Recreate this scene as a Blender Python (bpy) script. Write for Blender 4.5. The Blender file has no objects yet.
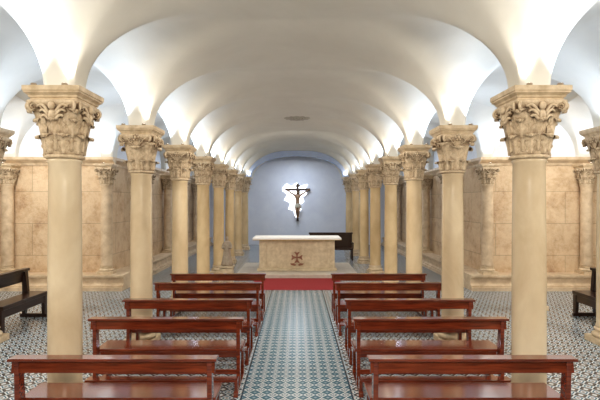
import bpy, bmesh, math, random
import numpy as np
from mathutils import Vector, Matrix
random.seed(4)
C = bpy.context.scene.collection
pi = math.pi

# ------------------------------------------------------------------ layout
CAM_H = 2.3
X0, X1, X2, X3 = 2.53, 5.07, 7.68, 10.1
Y0, D = 4.91, 2.41
SPR = 3.5
def row(n): return Y0 + D*n
YS = row(3)      # shoulder wall face
YE = row(8)      # end wall face
YB = row(-3)          # wall behind

# ------------------------------------------------------------------ node helpers
def newmat(name):
    m = bpy.data.materials.new(name); m.use_nodes = True
    nt = m.node_tree; nt.nodes.clear()
    out = nt.nodes.new('ShaderNodeOutputMaterial')
    b = nt.nodes.new('ShaderNodeBsdfPrincipled')
    nt.links.new(b.outputs[0], out.inputs[0])
    return m, nt, b
def N(nt, typ, **kw):
    n = nt.nodes.new(typ)
    for k, v in kw.items():
        if k in n.inputs: n.inputs[k].default_value = v
        else: setattr(n, k, v)
    return n
def setin(nt, sock, v):
    if isinstance(v, bpy.types.NodeSocket): nt.links.new(v, sock)
    else: sock.default_value = v
def M(nt, op, a, b=0.0, c=None):
    n = nt.nodes.new('ShaderNodeMath'); n.operation = op
    setin(nt, n.inputs[0], a); setin(nt, n.inputs[1], b)
    if c is not None: setin(nt, n.inputs[2], c)
    return n.outputs[0]
def MIX(nt, f, a, b):
    n = nt.nodes.new('ShaderNodeMix'); n.data_type = 'RGBA'
    setin(nt, n.inputs[0], f)
    setin(nt, n.inputs[6], a if isinstance(a, bpy.types.NodeSocket) else (*a, 1))
    setin(nt, n.inputs[7], b if isinstance(b, bpy.types.NodeSocket) else (*b, 1))
    return n.outputs[2]
def ramp(nt, f, stops):
    n = nt.nodes.new('ShaderNodeValToRGB'); nt.links.new(f, n.inputs[0])
    e = n.color_ramp.elements
    while len(e) < len(stops): e.new(0.5)
    for i, (p, c) in enumerate(stops):
        e[i].position = p; e[i].color = (*c, 1)
    return n.outputs[0]
def noise(nt, vec, scale, detail=4, rough=.55, dist=0.0):
    n = N(nt, 'ShaderNodeTexNoise'); n.inputs['Scale'].default_value = scale
    n.inputs['Detail'].default_value = detail; n.inputs['Roughness'].default_value = rough
    n.inputs['Distortion'].default_value = dist
    nt.links.new(vec, n.inputs['Vector']); return n.outputs['Fac']
def pos(nt):
    return nt.nodes.new('ShaderNodeNewGeometry').outputs['Position']
def objc(nt):
    return nt.nodes.new('ShaderNodeTexCoord').outputs['Object']
def bump(nt, b, h, s=.3, d=.02):
    n = N(nt, 'ShaderNodeBump'); n.inputs['Strength'].default_value = s; n.inputs['Distance'].default_value = d
    nt.links.new(h, n.inputs['Height']); nt.links.new(n.outputs[0], b.inputs['Normal'])

def simple(name, c1, c2, scale=6, rough=.5, bs=.2, bd=.01, metal=0, stretch=None, coat=0, world=False):
    m, nt, b = newmat(name)
    v = pos(nt) if world else objc(nt)
    if stretch:
        mp = N(nt, 'ShaderNodeMapping'); mp.inputs['Scale'].default_value = stretch
        nt.links.new(v, mp.inputs[0]); v = mp.outputs[0]
    f = noise(nt, v, scale, 6, .6, .4)
    col = ramp(nt, f, [(.3, c1), (.7, c2)])
    nt.links.new(col, b.inputs['Base Color'])
    b.inputs['Roughness'].default_value = rough; b.inputs['Metallic'].default_value = metal
    b.inputs['Coat Weight'].default_value = coat; b.inputs['Coat Roughness'].default_value = .12
    if bs: bump(nt, b, f, bs, bd)
    return m

m_plaster = simple('plaster', (.71,.69,.63), (.79,.77,.71), .8, .85, .12, .02)
m_endwall = simple('end_plaster', (.68,.72,.82), (.76,.80,.88), 1.5, .85, .1, .01)
m_archband = simple('blue_plaster_arch', (.50,.60,.84), (.58,.68,.90), 1.5, .85, .1, .01)
m_wshaft = simple('wall_column_stone', (.52,.39,.26), (.76,.62,.45), 5, .55, .3, .008, world=True)
m_abacus = simple('abacus_stone', (.50,.38,.24), (.76,.63,.46), 9, .6, .4, .008, world=True)
def shaftmat():
    m, nt, b = newmat('honey_marble')
    p=pos(nt); mp=N(nt,'ShaderNodeMapping'); mp.inputs['Scale'].default_value=(1,1,.5); nt.links.new(p,mp.inputs[0])
    f=noise(nt,mp.outputs[0],2.4,5,.55,.3)
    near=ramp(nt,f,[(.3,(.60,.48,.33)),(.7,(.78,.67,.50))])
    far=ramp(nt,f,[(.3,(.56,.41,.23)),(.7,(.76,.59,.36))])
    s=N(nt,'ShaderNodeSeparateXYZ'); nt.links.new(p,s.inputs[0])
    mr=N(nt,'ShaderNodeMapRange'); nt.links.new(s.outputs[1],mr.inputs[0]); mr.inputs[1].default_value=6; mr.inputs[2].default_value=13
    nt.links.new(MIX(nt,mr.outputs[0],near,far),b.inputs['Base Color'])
    b.inputs['Roughness'].default_value=.26; bump(nt,b,f,.08,.003); return m
m_shaft = shaftmat()
def capmat():
    m, nt, b = newmat('carved_limestone')
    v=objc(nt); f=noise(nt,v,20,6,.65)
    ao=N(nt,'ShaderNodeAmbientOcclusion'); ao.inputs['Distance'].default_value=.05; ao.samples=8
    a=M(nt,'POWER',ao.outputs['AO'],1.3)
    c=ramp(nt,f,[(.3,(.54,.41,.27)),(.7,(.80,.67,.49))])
    col=MIX(nt,a,(.17,.10,.055),c)  # shade in the carved creases painted into the stone colour
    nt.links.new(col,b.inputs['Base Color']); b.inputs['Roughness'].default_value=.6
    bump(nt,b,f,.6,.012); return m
m_cap = capmat()
m_wood = simple('red_brown_wood', (.075,.013,.007), (.25,.050,.019), 5, .12, .12, .003, stretch=(.6,9,9), coat=1)
m_dark = simple('dark_wood', (.016,.008,.006), (.05,.020,.012), 5, .3, .12, .003, stretch=(.6,9,9), coat=.4)
m_cross = simple('cross_wood', (.03,.015,.012), (.06,.03,.02), 5, .4, .12, .003)
m_carpet = simple('red_carpet', (.26,.020,.026), (.38,.042,.048), 60, .95, .4, .005)
m_altar = simple('altar_limestone', (.50,.40,.27), (.72,.61,.45), 7, .55, .4, .01)
m_white = simple('white_linen', (.93,.93,.92), (.98,.98,.98), 20, .8, .05, .002)
m_gold = simple('gold_trim', (.62,.45,.16), (.80,.60,.25), 20, .4, .1, .003, metal=.3)
m_emblem = simple('red_brown_emblem', (.24,.10,.065), (.36,.17,.11), 10, .5, .1, .003)
m_dais = simple('pale_stone', (.48,.44,.38), (.62,.57,.50), 6, .5, .2, .005)
m_statue = simple('statue_stone', (.34,.28,.22), (.50,.43,.35), 10, .5, .2, .004)
m_black = simple('lamp_housing', (.30,.24,.17), (.42,.34,.25), 20, .6, 0, .003)
m_skin = simple('painted_skin', (.26,.15,.09), (.36,.23,.14), 12, .5, .1, .003)
m_hair = simple('dark_hair', (.03,.015,.008), (.07,.035,.02), 30, .6, .3, .003)
m_cloth = simple('loincloth', (.48,.44,.36), (.60,.56,.46), 20, .7, .3, .004)
m_boss = simple('boss_stone', (.42,.39,.34), (.60,.57,.51), 14, .7, .4, .01)

def wallmat():
    m, nt, b = newmat('stone_slab_wall')
    p = pos(nt)
    s = N(nt, 'ShaderNodeSeparateXYZ'); nt.links.new(p, s.inputs[0])
    cb = N(nt, 'ShaderNodeCombineXYZ')
    nt.links.new(M(nt, 'ADD', s.outputs[0], s.outputs[1]), cb.inputs[0]); nt.links.new(s.outputs[2], cb.inputs[1])
    br = N(nt, 'ShaderNodeTexBrick'); nt.links.new(cb.outputs[0], br.inputs[0])
    br.inputs['Scale'].default_value = 1.0; br.inputs['Brick Width'].default_value = 1.25
    br.inputs['Row Height'].default_value = .86; br.inputs['Mortar Size'].default_value = .010
    br.inputs['Color1'].default_value = (1,1,1,1); br.inputs['Color2'].default_value = (.84,.83,.81,1)
    br.inputs['Mortar'].default_value = (.52,.50,.48,1)
    f = noise(nt, p, 1.6, 9, .74, .2)
    f2 = noise(nt, p, 9, 7, .8, .1)
    c = ramp(nt, f, [(.32,(.44,.28,.17)),(.44,(.61,.44,.28)),(.56,(.73,.57,.39)),(.70,(.62,.43,.28))])
    c2 = MIX(nt, ramp(nt,f2,[(.45,(0,0,0)),(.7,(.5,.5,.5))]), c, (.80,.68,.51))
    mm = nt.nodes.new('ShaderNodeMix'); mm.data_type='RGBA'; mm.blend_type='MULTIPLY'; mm.inputs[0].default_value=.6
    nt.links.new(c2, mm.inputs[6]); nt.links.new(br.outputs[0], mm.inputs[7])
    up = M(nt, 'GREATER_THAN', s.outputs[2], 3.45)
    col = MIX(nt, up, mm.outputs[2], (.72,.76,.83))
    nt.links.new(col, b.inputs['Base Color'])
    b.inputs['Roughness'].default_value = .7
    bump(nt, b, f2, .6, .03)
    return m
m_wall = wallmat()

def floormat():
    m, nt, b = newmat('encaustic_tile')
    p = pos(nt)
    s = N(nt, 'ShaderNodeSeparateXYZ'); nt.links.new(p, s.inputs[0])
    x, y = s.outputs[0], s.outputs[1]
    T = 0.165
    def fr(c, t): return M(nt,'SUBTRACT', M(nt,'FRACT', M(nt,'DIVIDE', M(nt,'ADD',c,50*t+t/2), t)), .5)
    fx, fy = fr(x,T), fr(y,T)
    ax, ay = M(nt,'ABSOLUTE',fx), M(nt,'ABSOLUTE',fy)
    r = M(nt,'SQRT', M(nt,'ADD', M(nt,'MULTIPLY',fx,fx), M(nt,'MULTIPLY',fy,fy)))
    cx, cy = M(nt,'SUBTRACT',.5,ax), M(nt,'SUBTRACT',.5,ay)
    white=(.64,.68,.70); dark=(.018,.045,.075); tan=(.19,.14,.10); teal=(.055,.135,.19); grey=(.22,.32,.38)
    dd = M(nt,'ADD',ax,ay); dc = M(nt,'ADD',cx,cy)
    a = MIX(nt, M(nt,'LESS_THAN',dd,.50), dark, white)
    a = MIX(nt, M(nt,'LESS_THAN',dd,.37), a, teal)
    a = MIX(nt, M(nt,'LESS_THAN',r,.19), a, white)
    a = MIX(nt, M(nt,'LESS_THAN',r,.10), a, tan)
    a = MIX(nt, M(nt,'LESS_THAN',dc,.32), a, tan)
    a = MIX(nt, M(nt,'LESS_THAN',dc,.20), a, white)
    T2=.145
    gx, gy = M(nt,'ABSOLUTE',fr(x,T2)), M(nt,'ABSOLUTE',fr(y,T2))
    d = M(nt,'ADD',gx,gy)
    bq = MIX(nt, M(nt,'LESS_THAN',d,.5), teal, white)
    bq = MIX(nt, M(nt,'LESS_THAN',d,.36), bq, teal)
    bq = MIX(nt, M(nt,'LESS_THAN',d,.20), bq, white)
    bq = MIX(nt, M(nt,'LESS_THAN',d,.09), bq, dark)
    bq = MIX(nt, M(nt,'GREATER_THAN',d,.84), bq, grey)
    bx = M(nt,'ABSOLUTE',x)
    aisle = M(nt,'LESS_THAN', bx, .652)
    col = MIX(nt, aisle, a, bq)
    band2 = M(nt,'LESS_THAN', M(nt,'ABSOLUTE', M(nt,'SUBTRACT',bx,.655)), .010)
    col = MIX(nt, band2, col, dark)
    f = noise(nt, p, 3, 5, .6)
    col = MIX(nt, M(nt,'MULTIPLY',f,.12), col, (.24,.25,.26))
    nt.links.new(col, b.inputs['Base Color'])
    b.inputs['Roughness'].default_value = .25
    return m
m_floor = floormat()

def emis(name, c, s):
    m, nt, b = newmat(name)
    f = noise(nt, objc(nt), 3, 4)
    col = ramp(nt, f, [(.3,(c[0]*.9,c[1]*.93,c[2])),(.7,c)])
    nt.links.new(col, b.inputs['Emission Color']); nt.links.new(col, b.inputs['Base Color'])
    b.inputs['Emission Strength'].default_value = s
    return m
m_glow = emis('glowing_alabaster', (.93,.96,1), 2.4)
m_lens = emis('lamp_lens', (1,.98,.92), 8)

# ------------------------------------------------------------------ mesh helpers
def mkmesh(name, vs, fs, mat, smooth=False):
    me = bpy.data.meshes.new(name)
    me.from_pydata([tuple(v) for v in vs], [], [tuple(f) for f in fs]); me.update()
    bm = bmesh.new(); bm.from_mesh(me); bmesh.ops.recalc_face_normals(bm, faces=bm.faces); bm.to_mesh(me); bm.free()
    if mat: me.materials.append(mat)
    if smooth:
        me.polygons.foreach_set('use_smooth', [True]*len(me.polygons))
    return me
def obj(name, me, parent=None, loc=(0,0,0), rot=(0,0,0)):
    o = bpy.data.objects.new(name, me); C.objects.link(o)
    o.location = loc; o.rotation_euler = rot
    if parent: o.parent = parent
    return o
def empty(name, loc=(0,0,0), rot=(0,0,0), label=None, cat=None, group=None):
    o = bpy.data.objects.new(name, None); C.objects.link(o); o.location = loc; o.rotation_euler = rot
    o.empty_display_size = .2
    tag(o, label, cat, group); return o
def tag(o, label=None, cat=None, group=None, kind=None):
    if label: o['label'] = label
    if cat: o['category'] = cat
    if group: o['group'] = group
    if kind: o['kind'] = kind
    return o
class G:
    def __init__(s): s.v=[]; s.f=[]
    def add(s, vs, fs, mat=None):
        k=len(s.v)
        for v in vs:
            v=Vector(v); s.v.append(mat@v if mat else v)
        s.f += [tuple(i+k for i in f) for f in fs]; return s
def boxvf(x0,x1,y0,y1,z0,z1):
    vs=[(x,y,z) for x in (x0,x1) for y in (y0,y1) for z in (z0,z1)]
    fs=[(0,1,3,2),(4,6,7,5),(0,4,5,1),(2,3,7,6),(0,2,6,4),(1,5,7,3)]
    return vs,fs
def bevbox(name, x0,x1,y0,y1,z0,z1, mat, bev=.008, seg=2, extra=None):
    bm=bmesh.new()
    vs,fs=boxvf(x0,x1,y0,y1,z0,z1)
    bv=[bm.verts.new(v) for v in vs]
    for f in fs: bm.faces.new([bv[i] for i in f])
    bmesh.ops.recalc_face_normals(bm, faces=bm.faces)
    if bev: bmesh.ops.bevel(bm, geom=list(bm.edges), offset=bev, segments=seg, affect='EDGES', profile=.6)
    if extra: bm.transform(extra)
    me=bpy.data.meshes.new(name); bm.to_mesh(me); bm.free(); me.materials.append(mat); return me
def lathe(prof, seg=48, phase=0, shape=None, cap=True):
    vs=[];fs=[]
    for (z,r) in prof:
        for i in range(seg):
            t=2*pi*i/seg+phase
            rr = shape(t,z,r) if shape else r
            vs.append((rr*math.cos(t), rr*math.sin(t), z))
    n=len(prof)
    for j in range(n-1):
        for i in range(seg):
            k=(i+1)%seg
            fs.append((j*seg+i, j*seg+k, (j+1)*seg+k, (j+1)*seg+i))
    if cap:
        fs.append(tuple(range(seg))[::-1]); fs.append(tuple((n-1)*seg+i for i in range(seg)))
    return vs,fs
def tube(pts, rad, seg=8):
    vs=[];fs=[]; n=len(pts); pts=[Vector(p) for p in pts]
    for i,p in enumerate(pts):
        d=(pts[min(i+1,n-1)]-pts[max(i-1,0)]).normalized()
        a=d.orthogonal().normalized(); b=d.cross(a)
        if i>0:
            a=(pa - d*pa.dot(d)).normalized(); b=d.cross(a)
        pa=a
        r = rad[i] if isinstance(rad,(list,tuple)) else rad
        for k in range(seg):
            t=2*pi*k/seg; vs.append(p+a*r*math.cos(t)+b*r*math.sin(t))
    for i in range(n-1):
        for k in range(seg):
            q=(k+1)%seg; fs.append((i*seg+k,i*seg+q,(i+1)*seg+q,(i+1)*seg+k))
    fs.append(tuple(range(seg))[::-1]); fs.append(tuple((n-1)*seg+k for k in range(seg)))
    return vs,fs
def ball(c, rx, ry, rz, seg=16, rings=10):
    prof=[(-math.cos(pi*j/rings), max(1e-3,math.sin(pi*j/rings))) for j in range(rings+1)]
    vs,fs=lathe(prof,seg); return [(c[0]+v[0]*rx,c[1]+v[1]*ry,c[2]+v[2]*rz) for v in vs],fs

# ------------------------------------------------------------------ vault: broad webs falling to each column
PR=.165; RC=1.16; CAMB=.10; MM=6.0
def quadrant(g, cx, cy, sx, sy, hx, hy, ax, ay, nave):
    tc=math.atan2(ay,ax)
    A=sorted(set([round(a,6) for a in list(np.linspace(0,pi/2,29))+[math.atan2(hy,hx)]+[tc+k*.02 for k in (-3,-1.5,0,1.5,3)]]))
    ts=[0]+[ (q/28)**2.2 for q in range(1,29)]
    nT=len(ts); vs=[];fs=[]
    for th in A:
        c_,s_=max(math.cos(th),1e-9),math.sin(th)
        L=min(hx/c_ if c_>1e-6 else 1e9, hy/s_ if s_>1e-6 else 1e9)
        reach=1/((c_/ax)**MM+(s_/ay)**MM)**(1/MM)
        pr=PR*min(1/max(c_,s_),1.25)
        for t in ts:
            rho=pr+(L-pr)*t
            d=min(1,(rho-pr)/(reach-pr))
            pf=(1-(1-d)**2.0)**.5
            x=cx+sx*rho*c_; y=cy+sy*rho*s_
            z=SPR+RC*pf
            if nave: z+=(CAMB*(1-(x/X0)**2)+.04*(1-((x)/X0)**2)*(abs(y-cy)/hy)**2)*pf
            vs.append((x,y,z))
    for i in range(len(A)-1):
        for j in range(nT-1):
            a=i*nT+j; fs.append((a,a+1,a+nT+1,a+nT))
    g.add(vs,fs)
XS=[-X3,-X2,-X1,-X0,X0,X1,X2,X3]
def vaultmesh(name, cols):
    g=G()
    for (i,n,sx,sy) in cols:
        j=i+sx; hx=abs(XS[j]-XS[i])/2
        nave = (i in (3,4) and j in (3,4))
        quadrant(g, XS[i], row(n), sx, sy, hx, D/2, 2.0 if nave else hx+.08, 1.24, nave)
    me=bpy.data.meshes.new(name); me.from_pydata([tuple(v) for v in g.v],[],g.f); me.update()
    bm=bmesh.new(); bm.from_mesh(me); bmesh.ops.remove_doubles(bm,verts=bm.verts,dist=.0012)
    bmesh.ops.recalc_face_normals(bm,faces=bm.faces); bm.to_mesh(me); bm.free()
    me.polygons.foreach_set('use_smooth',[True]*len(me.polygons)); me.materials.append(m_plaster)
    return me
cols=[]
for n in range(-3,4):
    for i in range(8):
        for sx in (-1,1):
            if not 0<=i+sx<8: continue
            for sy in (-1,1):
                if (n==-3 and sy==-1) or (n==3 and sy==1): continue
                cols.append((i,n,sx,sy))
tag(obj('ceiling',vaultmesh('ceiling',cols)),'white plaster groin vault over the wide hall','ceiling',kind='structure')
cols=[]
for n in range(3,9):
    for i in range(2,6):
        for sx in (-1,1):
            if not 2<=i+sx<=5: continue
            for sy in (-1,1):
                if (n==3 and sy==-1) or (n==8 and sy==1): continue
                cols.append((i,n,sx,sy))
tag(obj('ceiling_nave',vaultmesh('ceiling_nave',cols)),'white plaster groin vault over the altar end','ceiling',kind='structure')

# ------------------------------------------------------------------ room shell
def struct(name, b, mat, label, bev=0):
    o=obj(name, bevbox(name,*b,mat,bev)); return tag(o,label,None,kind='structure')
struct('floor',(-X3-.3,X3+.3,YB-.3,YE+.3,-.1,0),m_floor,'patterned encaustic cement tile floor')
XW=X1
struct('wall_left_shoulder',(-X3-.3,-XW,YS,YS+.35,0,5.6),m_wall,'tan stone slab wall with white plaster lunette')
struct('wall_right_shoulder',(XW,X3+.3,YS,YS+.35,0,5.6),m_wall,'tan stone slab wall with white plaster lunette')
struct('wall_left_aisle',(-XW-.35,-XW,YS+.35,YE,0,5.6),m_wall,'tan stone slab wall along the narrow aisle')
struct('wall_right_aisle',(XW,XW+.35,YS+.35,YE,0,5.6),m_wall,'tan stone slab wall along the narrow aisle')
struct('wall_end',(-XW-.35,XW+.35,YE,YE+.3,0,5.6),m_endwall,'pale blue white plaster end wall behind the altar')
struct('wall_left',(-X3-.3,-X3,YB,YS,0,5.6),m_wall,'tan stone outer wall')
struct('wall_right',(X3,X3+.3,YB,YS,0,5.6),m_wall,'tan stone outer wall')
struct('wall_rear',(-X3-.3,X3+.3,YB-.3,YB,0,5.6),m_wall,'plain stone wall')
ns=40
ya,yb=row(7)-.17,row(7)+.17
bot=[(-X0+.05,SPR)]+[(-2.22*math.cos(pi*j/ns), SPR+1.03*math.sin(pi*j/ns)**.9) for j in range(ns+1)]+[(X0-.05,SPR)]
NN=len(bot); vs=[];fs=[]
for y in (ya,yb):
    for x,z in bot: vs.append((x,y,z))
    for x,z in bot: vs.append((x,y,SPR+1.75))
for i in range(NN-1):
    fs.append((i,i+1,NN+i+1,NN+i)); fs.append((2*NN+i,2*NN+i+1,3*NN+i+1,3*NN+i)); fs.append((i,i+1,2*NN+i+1,2*NN+i))
aw=obj('wall_end_arch',mkmesh('wall_end_arch',vs,fs,m_archband)); tag(aw,'pale blue plaster arch framing the end recess',kind='structure')

def run_profile(prof2, p0, p1, nrm):
    p0=Vector(p0);p1=Vector(p1);n=Vector(nrm); vs=[]
    for p in (p0,p1):
        for o,z in prof2: vs.append(p+n*o+Vector((0,0,z)))
    k=len(prof2); fs=[(i,(i+1)%k,k+(i+1)%k,k+i) for i in range(k)]
    fs+= [tuple(range(k)), tuple(range(k,2*k))[::-1]]
    return vs,fs
PL=[(0,0),(.56,0),(.56,.09),(.50,.09),(.50,.13),(.45,.16),(.44,.18),(.44,.30),(.47,.33),(.50,.35),(.50,.40),(0,.40)]
CO=[(0,3.28),(.03,3.28),(.06,3.34),(.10,3.37),(.15,3.41),(.17,3.43),(.17,3.50),(0,3.50)]
ti=1
for sgn in (-1,1):
    for pr,lab in ((PL,'moulded stone plinth bench along the wall'),(CO,'moulded stone cornice below the vault')):
        ext = .56 if pr is PL else .17
        g=G(); g.add(*run_profile(pr,(sgn*(XW-ext),YS,0),(sgn*X3,YS,0),(0,-1,0)))
        o=obj('trim_%d'%ti,mkmesh('trim',g.v,g.f,m_wshaft)); tag(o,lab,kind='structure'); ti+=1
        g=G(); g.add(*run_profile(pr,(sgn*XW,YS,0),(sgn*XW,YE,0),(-sgn,0,0)))
        o=obj('trim_%d'%ti,mkmesh('trim',g.v,g.f,m_wshaft)); tag(o,lab,kind='structure'); ti+=1

# ------------------------------------------------------------------ capital
def bell_r(z):   # z 0..0.58
    t=z/.58
    return .178+.028*t+.07*t**3
def leaf(g, th, z0, h, w, curl=.07, lobes=4, base_out=.012):
    nv,nu=30,14; R=[]
    for j in range(nv+1):
        v=j/nv
        if v<.66:
            z=z0+h*v/.66; r=bell_r(min(z,.56))+base_out+.022*(v/.66)**2
        else:
            a=(v-.66)/.34*pi*1.3
            zc=z0+h; rc0=bell_r(min(zc,.56))+base_out+.022
            r=rc0+curl/2*(1-math.cos(a)); z=zc+curl/2*math.sin(a)*.9
        saw=abs(math.sin(pi*lobes*v))**.6
        ww=w*.5*(.70+.55*math.sin(pi*min(v*1.02,1))**.8)*(.72+.38*saw)
        if v>.8: ww*= 1-.8*((v-.8)/.2)**1.5
        R.append((r,z,ww,v))
    vs=[];fs=[]
    for (r,z,ww,v) in R:
        for i in range(nu+1):
            u=-1+2*i/nu
            rr=r - .026*abs(u)**1.6 + .015*math.exp(-(u/.14)**2) + .007*math.cos((abs(u)*5-v*6)*pi)*min(1,abs(u)*3)
            t=th+ (u*ww)/max(r,.1)
            vs.append((rr*math.cos(t),rr*math.sin(t),z))
    for j in range(nv):
        for i in range(nu):
            a=j*(nu+1)+i; fs.append((a,a+1,a+nu+2,a+nu+1))
    g.add(vs,fs)
def capital_mesh(variant):
    g=G()
    def sq(t,z,r):
        k=max(0,(z-.18)/.40); k=min(1,k)**1.5
        t2=abs(((t+pi/4)%(pi/2))-pi/4)
        s=1/max(math.cos(t2),.5)
        return r*(1-k)+ r*(1+(s-1)*.9)*k
    P=[(0,.176),(.010,.196),(.025,.203),(.040,.196),(.048,.176)]+[(z,bell_r(z)) for z in np.linspace(.055,.58,30)]+[(.60,.265)]
    g.add(*lathe(P,96,0,sq))
    if variant==2:
        for k in range(4): leaf(g, k*pi/2, .05, .34, .26, .07, 6)
        for k in range(4): leaf(g, k*pi/2+pi/4, .05, .40, .24, .08, 6,.016)
        for k in range(8): leaf(g, k*pi/4+pi/8, .05, .13, .10, .045, 3)
    else:
        for k in range(8): leaf(g, k*pi/4+(pi/8 if variant else 0), .05, .18, .150, .048,4)
        for k in range(8): leaf(g, k*pi/4+(0 if variant else pi/8), .08, .31, .125, .050, 5)
    for k in range(4):
        th=pi/4+k*pi/2
        if variant!=2: leaf(g, th, .22, .26, .16, .06, 3, .035)
        for side in (-1,1):
            pts=[];rad=[]
            for j in range(40):
                a=j/39*3.4*pi; rr=.050*(1-j/39*.84)
                r=.328+ rr*math.sin(a)*.9; z=.530+rr*math.cos(a)
                off=side*.028
                pts.append((r*math.cos(th)-off*math.sin(th), r*math.sin(th)+off*math.cos(th), z)); rad.append(.0155*(1-j/39*.4))
            g.add(*tube(pts,rad,8))
            st=[]
            for j in range(12):
                q=j/11; ang=th+side*(pi/4)*(1-q)*.78; r=.232+.098*q; st.append((r*math.cos(ang),r*math.sin(ang),.42+.158*math.sin(q*pi/2)))
            g.add(*tube(st,[.010+.006*(j/11) for j in range(12)],8))
        tf=k*pi/2; cx,cy=.275*math.cos(tf),.275*math.sin(tf)
        if variant==1:
            g.add(*ball((cx*.98,cy*.98,.535),.038,.038,.046))
            g.add(*ball((cx*.90,cy*.90,.44),.048,.048,.075))
            for side in (-1,1):
                for lay in range(3):
                    pts=[]
                    for j in range(8):
                        q=j/7; o=side*(.03+(.13-.025*lay)*q); r=.268-.015*q
                        pts.append((r*math.cos(tf)-o*math.sin(tf), r*math.sin(tf)+o*math.cos(tf), .46-.035*lay+(.09-.02*lay)*math.sin(q*pi*.75)))
                    g.add(*tube(pts,[.019-.009*abs(j/7-.35) for j in range(8)],8))
        else:
            g.add(*ball((cx,cy,.555),.026,.026,.028))
            for q in range(6):
                a=q*pi/3; o=.042*math.cos(a); zz=.555+.040*math.sin(a)
                g.add(*ball((cx*.98-o*math.sin(tf),cy*.98+o*math.cos(tf),zz),.019,.019,.019,10,8))
            for side in (-1,1):
                pts=[]
                for j in range(26):
                    a=j/25*2.6*pi; rr=.036*(1-j/25*.8); o=side*(.075+rr*math.sin(a)); zz=.50+rr*math.cos(a)
                    pts.append((.262*math.cos(tf)-o*math.sin(tf), .262*math.sin(tf)+o*math.cos(tf), zz))
                g.add(*tube(pts,[.009*(1-j/25*.4) for j in range(26)],6))
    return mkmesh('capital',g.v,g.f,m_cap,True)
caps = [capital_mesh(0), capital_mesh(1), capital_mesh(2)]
s2=math.sqrt(2)
AB=[(.588,.245),(.600,.250),(.606,.240),(.622,.240),(.628,.252),(.645,.256),(.665,.278),(.670,.286),(.686,.286),(.690,.296),(.74,.296)]
v_,f_=lathe([(z,r*s2) for z,r in AB],4,pi/4); abacus_me=mkmesh('abacus',v_,f_,m_abacus)

def base_mesh(R):
    g=G(); g.add(*lathe([(0,.24*s2),(.09,.24*s2),(.10,.234*s2)],4,pi/4))
    P=[(.10,.222)]
    for j in range(9): a=-pi/2+pi*j/8; P.append((.135+.035*math.sin(a), .203+.035*math.cos(a)))
    P+=[(.18,.195),(.195,.187),(.21,.195)]
    for j in range(7): a=-pi/2+pi*j/6; P.append((.232+.02*math.sin(a), .186+.02*math.cos(a)))
    P+=[(.26,.180),(.27,R)]
    g.add(*lathe(P,48)); 
    me=mkmesh('base',g.v,g.f,m_abacus,True)
    for p in me.polygons:
        if len(p.vertices)>4 or abs(p.normal.z)>.95 or p.center.z<.1: p.use_smooth=False
    return me
def shaft_mesh(h0,h1,r0,r1,mat):
    P=[(h0,r0+.012),(h0+.02,r0+.012),(h0+.05,r0)]
    for j in range(1,13):
        t=j/12; P.append((h0+.05+(h1-.05-h0-.05)*t, r0+(r1-r0)*t+.004*math.sin(pi*t)))
    P+=[(h1-.03,r1+.01),(h1,r1+.01)]
    return mkmesh('shaft',*lathe(P,56),mat,True)
def copytree(src, loc, rot=None):
    o=src.copy(); C.objects.link(o); o.location=loc
    if rot is not None: o.rotation_euler=rot
    for ch in src.children:
        def rec(c,par):
            n=c.copy(); C.objects.link(n); n.parent=par; n.matrix_parent_inverse=c.matrix_parent_inverse.copy()
            for cc in c.children: rec(cc,n)
        rec(ch,o)
    return o
bm_=base_mesh(.178); sm_=shaft_mesh(.27,2.765,.172,.161,m_shaft)
def make_column(variant, label, group):
    e=empty('column',(0,0,0),label=label,cat='column',group=group)
    obj('base',bm_,e)
    obj('shaft',sm_,e)
    c=obj('capital',caps[variant],e,(0,0,2.76))
    obj('abacus',abacus_me,c)
    return e
gl='crypt columns'
protos=[make_column(1,'honey marble column with carved winged figures on its capital',gl),
        make_column(2,'honey marble column with broad leaved chunky capital',gl),
        make_column(0,'honey marble column with carved leafy scrolled capital',gl)]
for n in range(0,8):
    for sgn in (-1,1):
        src=protos[n%3]
        if n<3 and sgn==-1: src.location=(-X0,row(n),0)
        else: copytree(src,(sgn*X0,row(n),0),(0,0,[0,pi/2,pi][n%3]))
for n in range(1,3):
    for sgn in (-1,1):
        c=copytree(protos[2],(sgn*X1,row(n),0)); c['label']='honey marble column in the side aisle with leafy capital'

def make_wall_column():
    e=empty('wall_column',(0,0,0),label='small stone column against the wall on a plinth',cat='column',group='engaged wall columns')
    b=obj('base',base_mesh(.19),e); b.scale=(.8,.8,.8)
    obj('shaft',shaft_mesh(.215,2.34,.148,.142,m_wshaft),e)
    c=obj('capital',caps[0],e,(0,0,2.335)); c.scale=(.85,.85,.76)
    obj('abacus',abacus_me,c)
    return e
wp=make_wall_column(); wp.location=(-X1+.02,row(3)-.20,.40)
for sgn in (-1,1):
    for (x,y) in [(X1-.02,row(3)-.20),(X2,row(3)-.20)]+[(XW-.20,row(n)) for n in range(4,8)]:
        if sgn==-1 and x==X1-.02: continue
        copytree(wp,(sgn*x,y,.40)); 

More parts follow.
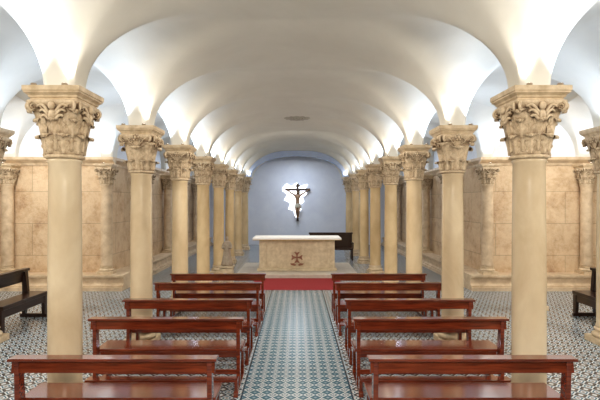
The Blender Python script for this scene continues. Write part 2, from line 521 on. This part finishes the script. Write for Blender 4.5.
# ------------------------------------------------------------------ pews
def make_pew(L=1.9, kneel=True, mat=m_wood, name='pew', label='', group=None, heavy=False):
    e=empty(name,label=label,cat='bench' if not kneel else 'pew',group=group)
    h=L/2
    obj('ledge',bevbox('ledge',-h,h,-.055,.07,.835 if heavy else .848,.885 if heavy else .875,mat,.008,3),e)
    tilt=Matrix.Translation((0,.0,.848))@Matrix.Rotation(math.radians(-8),4,'X')
    obj('backrest',bevbox('backrest',-h+.02,h-.02,-.013,.013,-.21 if heavy else -.112,0,mat,.006,2,tilt),e)
    obj('seat',bevbox('seat',-h+.03,h-.03,.08,.45,.40 if heavy else .428,.465,mat,.012,3),e)
    obj('apron',bevbox('apron',-h+.08,h-.08,.11,.135,.28 if heavy else .35,.428,mat,.004,1),e)
    if heavy: obj('front_apron',bevbox('front_apron',-h+.08,h-.08,.39,.415,.27,.40,mat,.004,1),e)
    lt=.09 if heavy else .045
    def board(prof,x,t,nm):
        k=len(prof); vs=[(x-t/2,y,z) for y,z in prof]+[(x+t/2,y,z) for y,z in prof]
        fs=[tuple(range(k))[::-1],tuple(range(k,2*k))]+[(i,(i+1)%k,k+(i+1)%k,k+i) for i in range(k)]
        me=mkmesh(nm,vs,fs,mat); 
        bm=bmesh.new(); bm.from_mesh(me); bmesh.ops.bevel(bm,geom=list(bm.edges),offset=.004,segments=1,affect='EDGES'); bm.to_mesh(me); bm.free()
        return obj(nm,me,e)
    for x in (-h+.07,h-.07):
        board([(-.03,.06),(.03,.06),(.085,.40),(.045,.85),(-.035,.85),(-.02,.40)],x,lt,'leg')
        board([(.37,.06),(.43,.06),(.43,.43),(.35,.43)],x,lt,'leg')
        y0=-.25 if kneel else -.08
        board([(y0,0),(.455,0),(.455,.05),(.43,.065),(y0+.03,.065),(y0,.05)],x,.055,'runner')
    obj('stretcher',bevbox('stretcher',-h+.09,h-.09,.0,.025,.18,.24,mat,.004,1),e)
    if kneel:
        obj('kneeler',bevbox('kneeler',-h+.05,h-.05,-.24,-.10,.175,.20,mat,.006,2),e)
        for x in (-h+.07,h-.07): board([(-.22,.06),(-.15,.06),(-.13,.176),(-.23,.176)],x,.04,'kneeler_leg')
    return e
pg='rows of church pews'
pews_y=[4.13,5.53,6.59,7.95,8.95]
pp=make_pew(label='glossy red-brown wooden church pew with open back and kneeler',group=pg)
xl=[-1.68,-1.60,-1.59,-1.575,-1.565]; xr=[1.60,1.635,1.645,1.62,1.62]
pp.location=(xl[0],pews_y[0],0)
for i,y in enumerate(pews_y):
    if i: copytree(pp,(xl[i],y,0))
    copytree(pp,(xr[i],y,0))
sb=make_pew(1.45,False,m_dark,'side_bench','dark brown wooden bench with open back in the side aisle','side aisle benches',True)
sb.location=(-5.46,8.36,0); sb.rotation_euler=(0,0,-pi/2); sb.scale=(1,1,1.1)
copytree(sb,(6.02,8.42,0),(0,0,pi/2))

# ------------------------------------------------------------------ altar area
o=obj('altar_platform',bevbox('altar_platform',-1.85,1.85,13.5,16.2,0,.12,m_dais,.015,2)); tag(o,'low pale stone step under the altar','platform')
o=obj('carpet',bevbox('carpet',-1.25,1.25,11.75,13.49,0,.015,m_carpet,.005,1)); tag(o,'red carpet on the floor before the altar step','carpet')
al=empty('altar',(0,14.3,.12),label='beige stone altar with white cloth and red-brown cross emblem',cat='altar')
obj('body',bevbox('body',-1.20,1.20,0,.85,.08,.97,m_altar,.01,2),al)
obj('foot',bevbox('foot',-1.26,1.26,-.06,.91,0,.08,m_altar,.012,2),al)
obj('altar_top',bevbox('altar_top',-1.38,1.38,-.14,.98,.972,.992,m_altar,.008,2),al)
obj('altar_cloth',bevbox('altar_cloth',-1.40,1.40,-.16,1.0,.994,1.045,m_white,.008,2),al)
obj('cloth_trim',bevbox('cloth_trim',-1.40,1.40,-.158,-.145,.978,.994,m_gold,.003,1),al)
for x in (-1.0,1.0):
    obj('panel_frame',bevbox('panel_frame',x-.03,x+.03,-.02,.01,.14,.88,m_altar,.006,1),al)
def extr(out, y0, y1):
    k=len(out); vs=[(x,y0,z) for x,z in out]+[(x,y1,z) for x,z in out]
    return vs,[tuple(range(k)),tuple(range(k,2*k))[::-1]]+[(i,(i+1)%k,k+(i+1)%k,k+i) for i in range(k)]
def rotp(pts,a,cz,s=1): return [(s*(p*math.cos(a)-q*math.sin(a)), cz+s*(p*math.sin(a)+q*math.cos(a))) for p,q in pts]
g=G(); ca=.42
arm=[(.02,.022),(.09,.032),(.15,.065),(.20,.105),(.222,.09),(.190,.0),(.222,-.09),(.20,-.105),(.15,-.065),(.09,-.032),(.02,-.022)]
for a in (0,pi/2,pi,3*pi/2): g.add(*extr(rotp(arm,a,ca,.80),-.025,.006))
g.add(*extr([(.032*math.cos(t),ca+.032*math.sin(t)) for t in np.linspace(0,2*pi,16,endpoint=False)],-.035,.006))
for sx in (-1,1):
    lf=[(sx*.03,.185),(sx*.09,.235),(sx*.22,.225),(sx*.17,.175),(sx*.06,.155)]
    g.add(*extr(lf,-.025,.006))
em=obj('emblem',mkmesh('emblem',g.v,g.f,m_emblem),al); em['label']='red-brown carved cross with flared arms'

def make_seat_bench():
    e=empty('sedilia_bench',(1.35,17.6,0),label='dark wooden bench with solid back behind the altar',cat='bench')
    obj('backrest',bevbox('backrest',-.85,.85,.40,.44,.45,1.02,m_dark,.01,2),e)
    obj('top_rail',bevbox('top_rail',-.88,.88,.385,.455,1.02,1.08,m_dark,.01,2),e)
    obj('seat',bevbox('seat',-.85,.85,0,.42,.42,.47,m_dark,.01,2),e)
    for x in (-.82,.0,.82):
        obj('leg',bevbox('leg',x-.03,x+.03,.02,.08,0,.42,m_dark,.006,1),e)
        obj('leg',bevbox('leg',x-.03,x+.03,.39,.45,0,.45,m_dark,.006,1),e)
    for x in (-.84,.84):
        obj('armrest',bevbox('armrest',x-.03,x+.03,-.02,.40,.66,.70,m_dark,.008,2),e)
        obj('arm_post',bevbox('arm_post',x-.025,x+.025,.0,.05,.47,.66,m_dark,.006,1),e)
make_seat_bench()

def skin(name, chain, edges, mat, parent, sub=2):
    me=bpy.data.meshes.new(name); me.from_pydata([c[0] for c in chain],edges,[]); me.materials.append(mat)
    o=obj(name,me,parent); md=o.modifiers.new('skin','SKIN')
    for i,c in enumerate(chain):
        me.skin_vertices[0].data[i].radius=(c[1],c[1]*(c[2] if len(c)>2 else 1))
    me.skin_vertices[0].data[0].use_root=True
    s=o.modifiers.new('sub','SUBSURF'); s.levels=sub; s.render_levels=sub
    md.use_smooth_shade=True
    return o
e=empty('statue',(-2.05,13.2,0),label='brown-grey stone statue of a robed figure on a pedestal',cat='statue')
g=G(); g.add(*lathe([(0,.21*s2),(.05,.21*s2),(.07,.18*s2),(.36,.17*s2),(.39,.20*s2),(.43,.20*s2)],4,pi/4))
obj('pedestal',mkmesh('pedestal',g.v,g.f,m_altar),e)
P=[(.43,.15),(.47,.165),(.6,.14),(.75,.115),(.88,.10),(.98,.115),(1.08,.12),(1.13,.095),(1.16,.05)]
v_,f_=lathe(P,48,0,lambda t,z,r:r*(1+.09*math.sin(11*t+3*z)*max(0,(1.05-z)/.6)))
obj('robe',mkmesh('robe',[(x,y*.75,z) for x,y,z in v_],f_,m_statue,True),e)
st=skin('upper_body',[((0,0,1.05),.07),((0,0,1.15),.035),((0,-.01,1.20),.045),((0,-.015,1.265),.055),((0,-.01,1.31),.04),
 ((.10,0,1.08),.04),((.135,-.04,.95),.033),((.05,-.12,.98),.024),((-.10,0,1.08),.04),((-.135,-.04,.95),.033),((-.05,-.12,.99),.024),((0,-.07,1.235),.012)],
 [(0,1),(1,2),(2,3),(3,4),(0,5),(5,6),(6,7),(0,8),(8,9),(9,10),(3,11)],m_statue,e)

# ------------------------------------------------------------------ end wall: ragged bright panel & crucifix
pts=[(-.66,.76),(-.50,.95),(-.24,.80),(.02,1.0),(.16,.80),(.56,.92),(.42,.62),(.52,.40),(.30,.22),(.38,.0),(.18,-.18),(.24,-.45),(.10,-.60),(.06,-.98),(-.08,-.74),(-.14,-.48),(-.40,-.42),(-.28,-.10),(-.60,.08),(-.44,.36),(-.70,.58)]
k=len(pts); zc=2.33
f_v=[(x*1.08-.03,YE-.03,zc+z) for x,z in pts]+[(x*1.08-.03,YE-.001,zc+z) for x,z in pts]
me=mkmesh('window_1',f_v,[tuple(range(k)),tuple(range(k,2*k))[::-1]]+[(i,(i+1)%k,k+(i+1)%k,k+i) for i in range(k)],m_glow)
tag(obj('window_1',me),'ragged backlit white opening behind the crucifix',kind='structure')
cr=empty('crucifix',(.03,YE-.122,0),label='wooden crucifix with hanging figure on the end wall',cat='crucifix')
g=G(); g.add(*boxvf(-.06,.06,-.03,.088,1.28,3.28)); g.add(*boxvf(-.67,.67,-.035,.03,2.90,3.02))
g.add(*boxvf(-.14,.14,-.05,-.02,3.11,3.20))
obj('cross',mkmesh('cross',g.v,g.f,m_cross),cr)
ch=[((.0,-.10,2.16),.105),((.0,-.10,2.32),.090),((.0,-.12,2.50),.120),((.0,-.12,2.62),.110),((.02,-.14,2.71),.048),((.04,-.17,2.78),.066),((.05,-.18,2.86),.068),
 ((-.15,-.10,2.66),.058),((-.35,-.08,2.79),.044),((-.54,-.06,2.92),.032),((-.60,-.055,2.955),.030),
 ((.15,-.10,2.66),.058),((.35,-.08,2.79),.044),((.54,-.06,2.92),.032),((.60,-.055,2.955),.030),
 ((-.08,-.12,2.06),.082),((-.06,-.24,1.80),.060),((-.03,-.12,1.55),.040),((-.02,-.14,1.46),.034),
 ((.08,-.12,2.06),.082),((.06,-.24,1.80),.060),((.04,-.13,1.55),.040),((.02,-.16,1.46),.034)]
ed=[(0,1),(1,2),(2,3),(3,4),(4,5),(5,6),(3,7),(7,8),(8,9),(9,10),(3,11),(11,12),(12,13),(13,14),(0,15),(15,16),(16,17),(17,18),(0,19),(19,20),(20,21),(21,22)]
bd=skin('figure',ch,ed,m_skin,cr); bd['label']='painted wooden figure with outstretched arms'
for sx in (-1,1):
    g=G()
    for q in range(4):
        a=(q-1.5)*.22; b0=Vector((sx*.62,-.065,2.965+ (q-1.5)*.014))
        L=.055+.008*(1.5-abs(q-1.5))
        g.add(*tube([b0,b0+Vector((sx*L*.5*math.cos(a),-.012,L*.5*math.sin(a)+.004)),b0+Vector((sx*L*.85*math.cos(a),-.035,L*.8*math.sin(a)))],[.008,.007,.005],6))
    b0=Vector((sx*.595,-.07,2.985)); g.add(*tube([b0,b0+Vector((sx*.012,-.02,.03)),b0+Vector((sx*.028,-.035,.045))],[.009,.008,.006],6))
    obj('fingers',mkmesh('fingers',g.v,g.f,m_skin,True),bd)
g=G(); g.add(*ball((.05,-.155,2.875),.074,.064,.075)); g.add(*ball((.045,-.225,2.785),.034,.02,.035)); g.add(*ball((-.005,-.13,2.79),.03,.035,.07)); g.add(*ball((.10,-.13,2.79),.03,.035,.07))
obj('hair',mkmesh('hair',g.v,g.f,m_hair,True),bd)
g=G(); P=[(2.00,.150),(2.04,.147),(2.10,.140),(2.18,.130),(2.22,.126)]
v_,f_=lathe(P,40,0,lambda t,z,r:r*(1+.06*math.sin(9*t+z*30))); g.add([(x,y*.85-.115,z) for x,y,z in v_],f_)
g.add(*tube([(.12,-.12,2.20),(.18,-.13,2.10),(.17,-.12,1.95)],[.03,.035,.02],8))
obj('loincloth',mkmesh('loincloth',g.v,g.f,m_cloth,True),bd)

# ------------------------------------------------------------------ ceiling boss
g=G(); g.add(*lathe([(0,.34),(-.03,.36),(-.05,.34),(-.05,.28),(-.03,.25),(-.04,.10),(-.08,.05),(-.09,.01)][::-1],40))
for q in range(10):
    a=q*pi/5; g.add(*ball((.18*math.cos(a),.18*math.sin(a),-.05),.055,.055,.03,12,8))
for q in range(12):
    a=q*pi/6; g.add(*ball((.42*math.cos(a),.40*math.sin(a),-.01),.07,.07,.035,12,8))
bo=obj('ceiling_boss',mkmesh('ceiling_boss',g.v,g.f,m_boss,True),None,(0,row(3.5),SPR+RC+CAMB+.04)); bo.scale=(.80,.80,.8)
tag(bo,'pale carved stone rosette boss on the vault crown','boss')

# ------------------------------------------------------------------ uplights on the capitals, then added fill lights
v_,f_=lathe([(0,.024),(.005,.028),(.025,.030),(.030,.028)],20); up_body=mkmesh('lamp_body',v_,f_,m_black,True)
v_,f_=lathe([(.026,.024),(.031,.024),(.033,.01)],20); up_lens=mkmesh('lamp_lens',v_,f_,m_lens)
def uplight(x,y,z,aim,energy,col,ang=155):
    e=empty('uplight',(x,y,z),label='small round uplight standing on the capital',cat='lamp',group='capital uplights')
    obj('lamp_body',up_body,e); obj('lamp_lens',up_lens,e)
    ld=bpy.data.lights.new('uplight','SPOT'); ld.energy=energy; ld.color=col; ld.spot_size=math.radians(ang); ld.spot_blend=.8; ld.shadow_soft_size=.04
    lo=bpy.data.objects.new('bulb',ld); C.objects.link(lo); lo.parent=e; lo.location=(0,0,.08)
    d=Vector(aim).normalized(); lo.rotation_euler=d.to_track_quat('-Z','Y').to_euler()
cool=(.66,.80,1.0)
for n in range(0,8):
    for sgn in (-1,1):
        y=row(n)-.245
        uplight(sgn*(X0+.20),y,SPR,(sgn*.55,-.5,1),52,cool)
        uplight(sgn*(X0-.12),y,SPR,(-sgn*.8,-.3,1),15 if n<5 else 8,(1,.94,.84))  # added inner uplight, warms and brightens the nave crown
for n in (1,2):
    for sgn in (-1,1):
        uplight(sgn*(X1-.20),row(n)-.245,SPR,(-sgn*.4,0,1),30,cool)
for sgn in (-1,1):
    for x in (X1-.02,X2):
        uplight(sgn*x,row(3)-.20-.20,.40+2.335+.74*.76,(0,-.5,1),45,cool)
def area(name,loc,rot,size,e,col):
    ld=bpy.data.lights.new(name,'AREA'); ld.shape='DISK'; ld.size=size; ld.energy=e; ld.color=col
    lo=bpy.data.objects.new(name,ld); C.objects.link(lo); lo.location=loc; lo.rotation_euler=rot
area('hall_fill',(0,-1.2,4.1),(math.radians(64),0,0),1.4,255,(1,.92,.80))  # added fill lights without fixtures, near and behind the camera
area('hall_fill',(-6.2,3.0,4.1),(math.radians(55),0,math.radians(-10)),1.0,140,(1,.92,.81))
area('hall_fill',(6.2,3.0,4.1),(math.radians(55),0,math.radians(10)),1.0,140,(1,.92,.81))
area('aisle_fill',(-6.4,9.73,4.3),(math.radians(25),0,0),.8,75,(1,.95,.87))  # added fill without a fixture, brightens the side hall
area('aisle_fill',(6.4,9.73,4.3),(math.radians(25),0,0),.8,75,(1,.95,.87))
area('nave_fill',(0,8.5,4.55),(0,0,0),.8,105,(1,.92,.80))  # added overhead fill for the nave floor and altar, no fixture
area('nave_fill',(0,14.9,4.5),(math.radians(20),0,0),.8,60,(1,.93,.82))
area('end_fill',(0,22.3,4.4),(math.radians(6),0,0),1.0,55,(.80,.88,1))  # added cool fill brightening the end recess, no fixture
for sgn in (-1,1):
    area('aisle_fill',(sgn*3.8,18.2,4.3),(0,0,0),.6,30,(.68,.78,1))  # added cool fill in the far aisles, no fixture

w=bpy.data.worlds.new('world'); bpy.context.scene.world=w; w.use_nodes=True
w.node_tree.nodes['Background'].inputs[0].default_value=(.8,.85,1,1); w.node_tree.nodes['Background'].inputs[1].default_value=.2

cd=bpy.data.cameras.new('camera'); cd.sensor_width=36; cd.lens=27; cd.shift_x=.005; cd.shift_y=.0033; cd.clip_end=100
co=bpy.data.objects.new('camera',cd); C.objects.link(co); co.location=(0,0,CAM_H); co.rotation_euler=(pi/2,0,0)
bpy.context.scene.camera=co
vs_=bpy.context.scene.view_settings
vs_.view_transform='Standard'
try: vs_.look='Medium High Contrast'
except Exception: pass
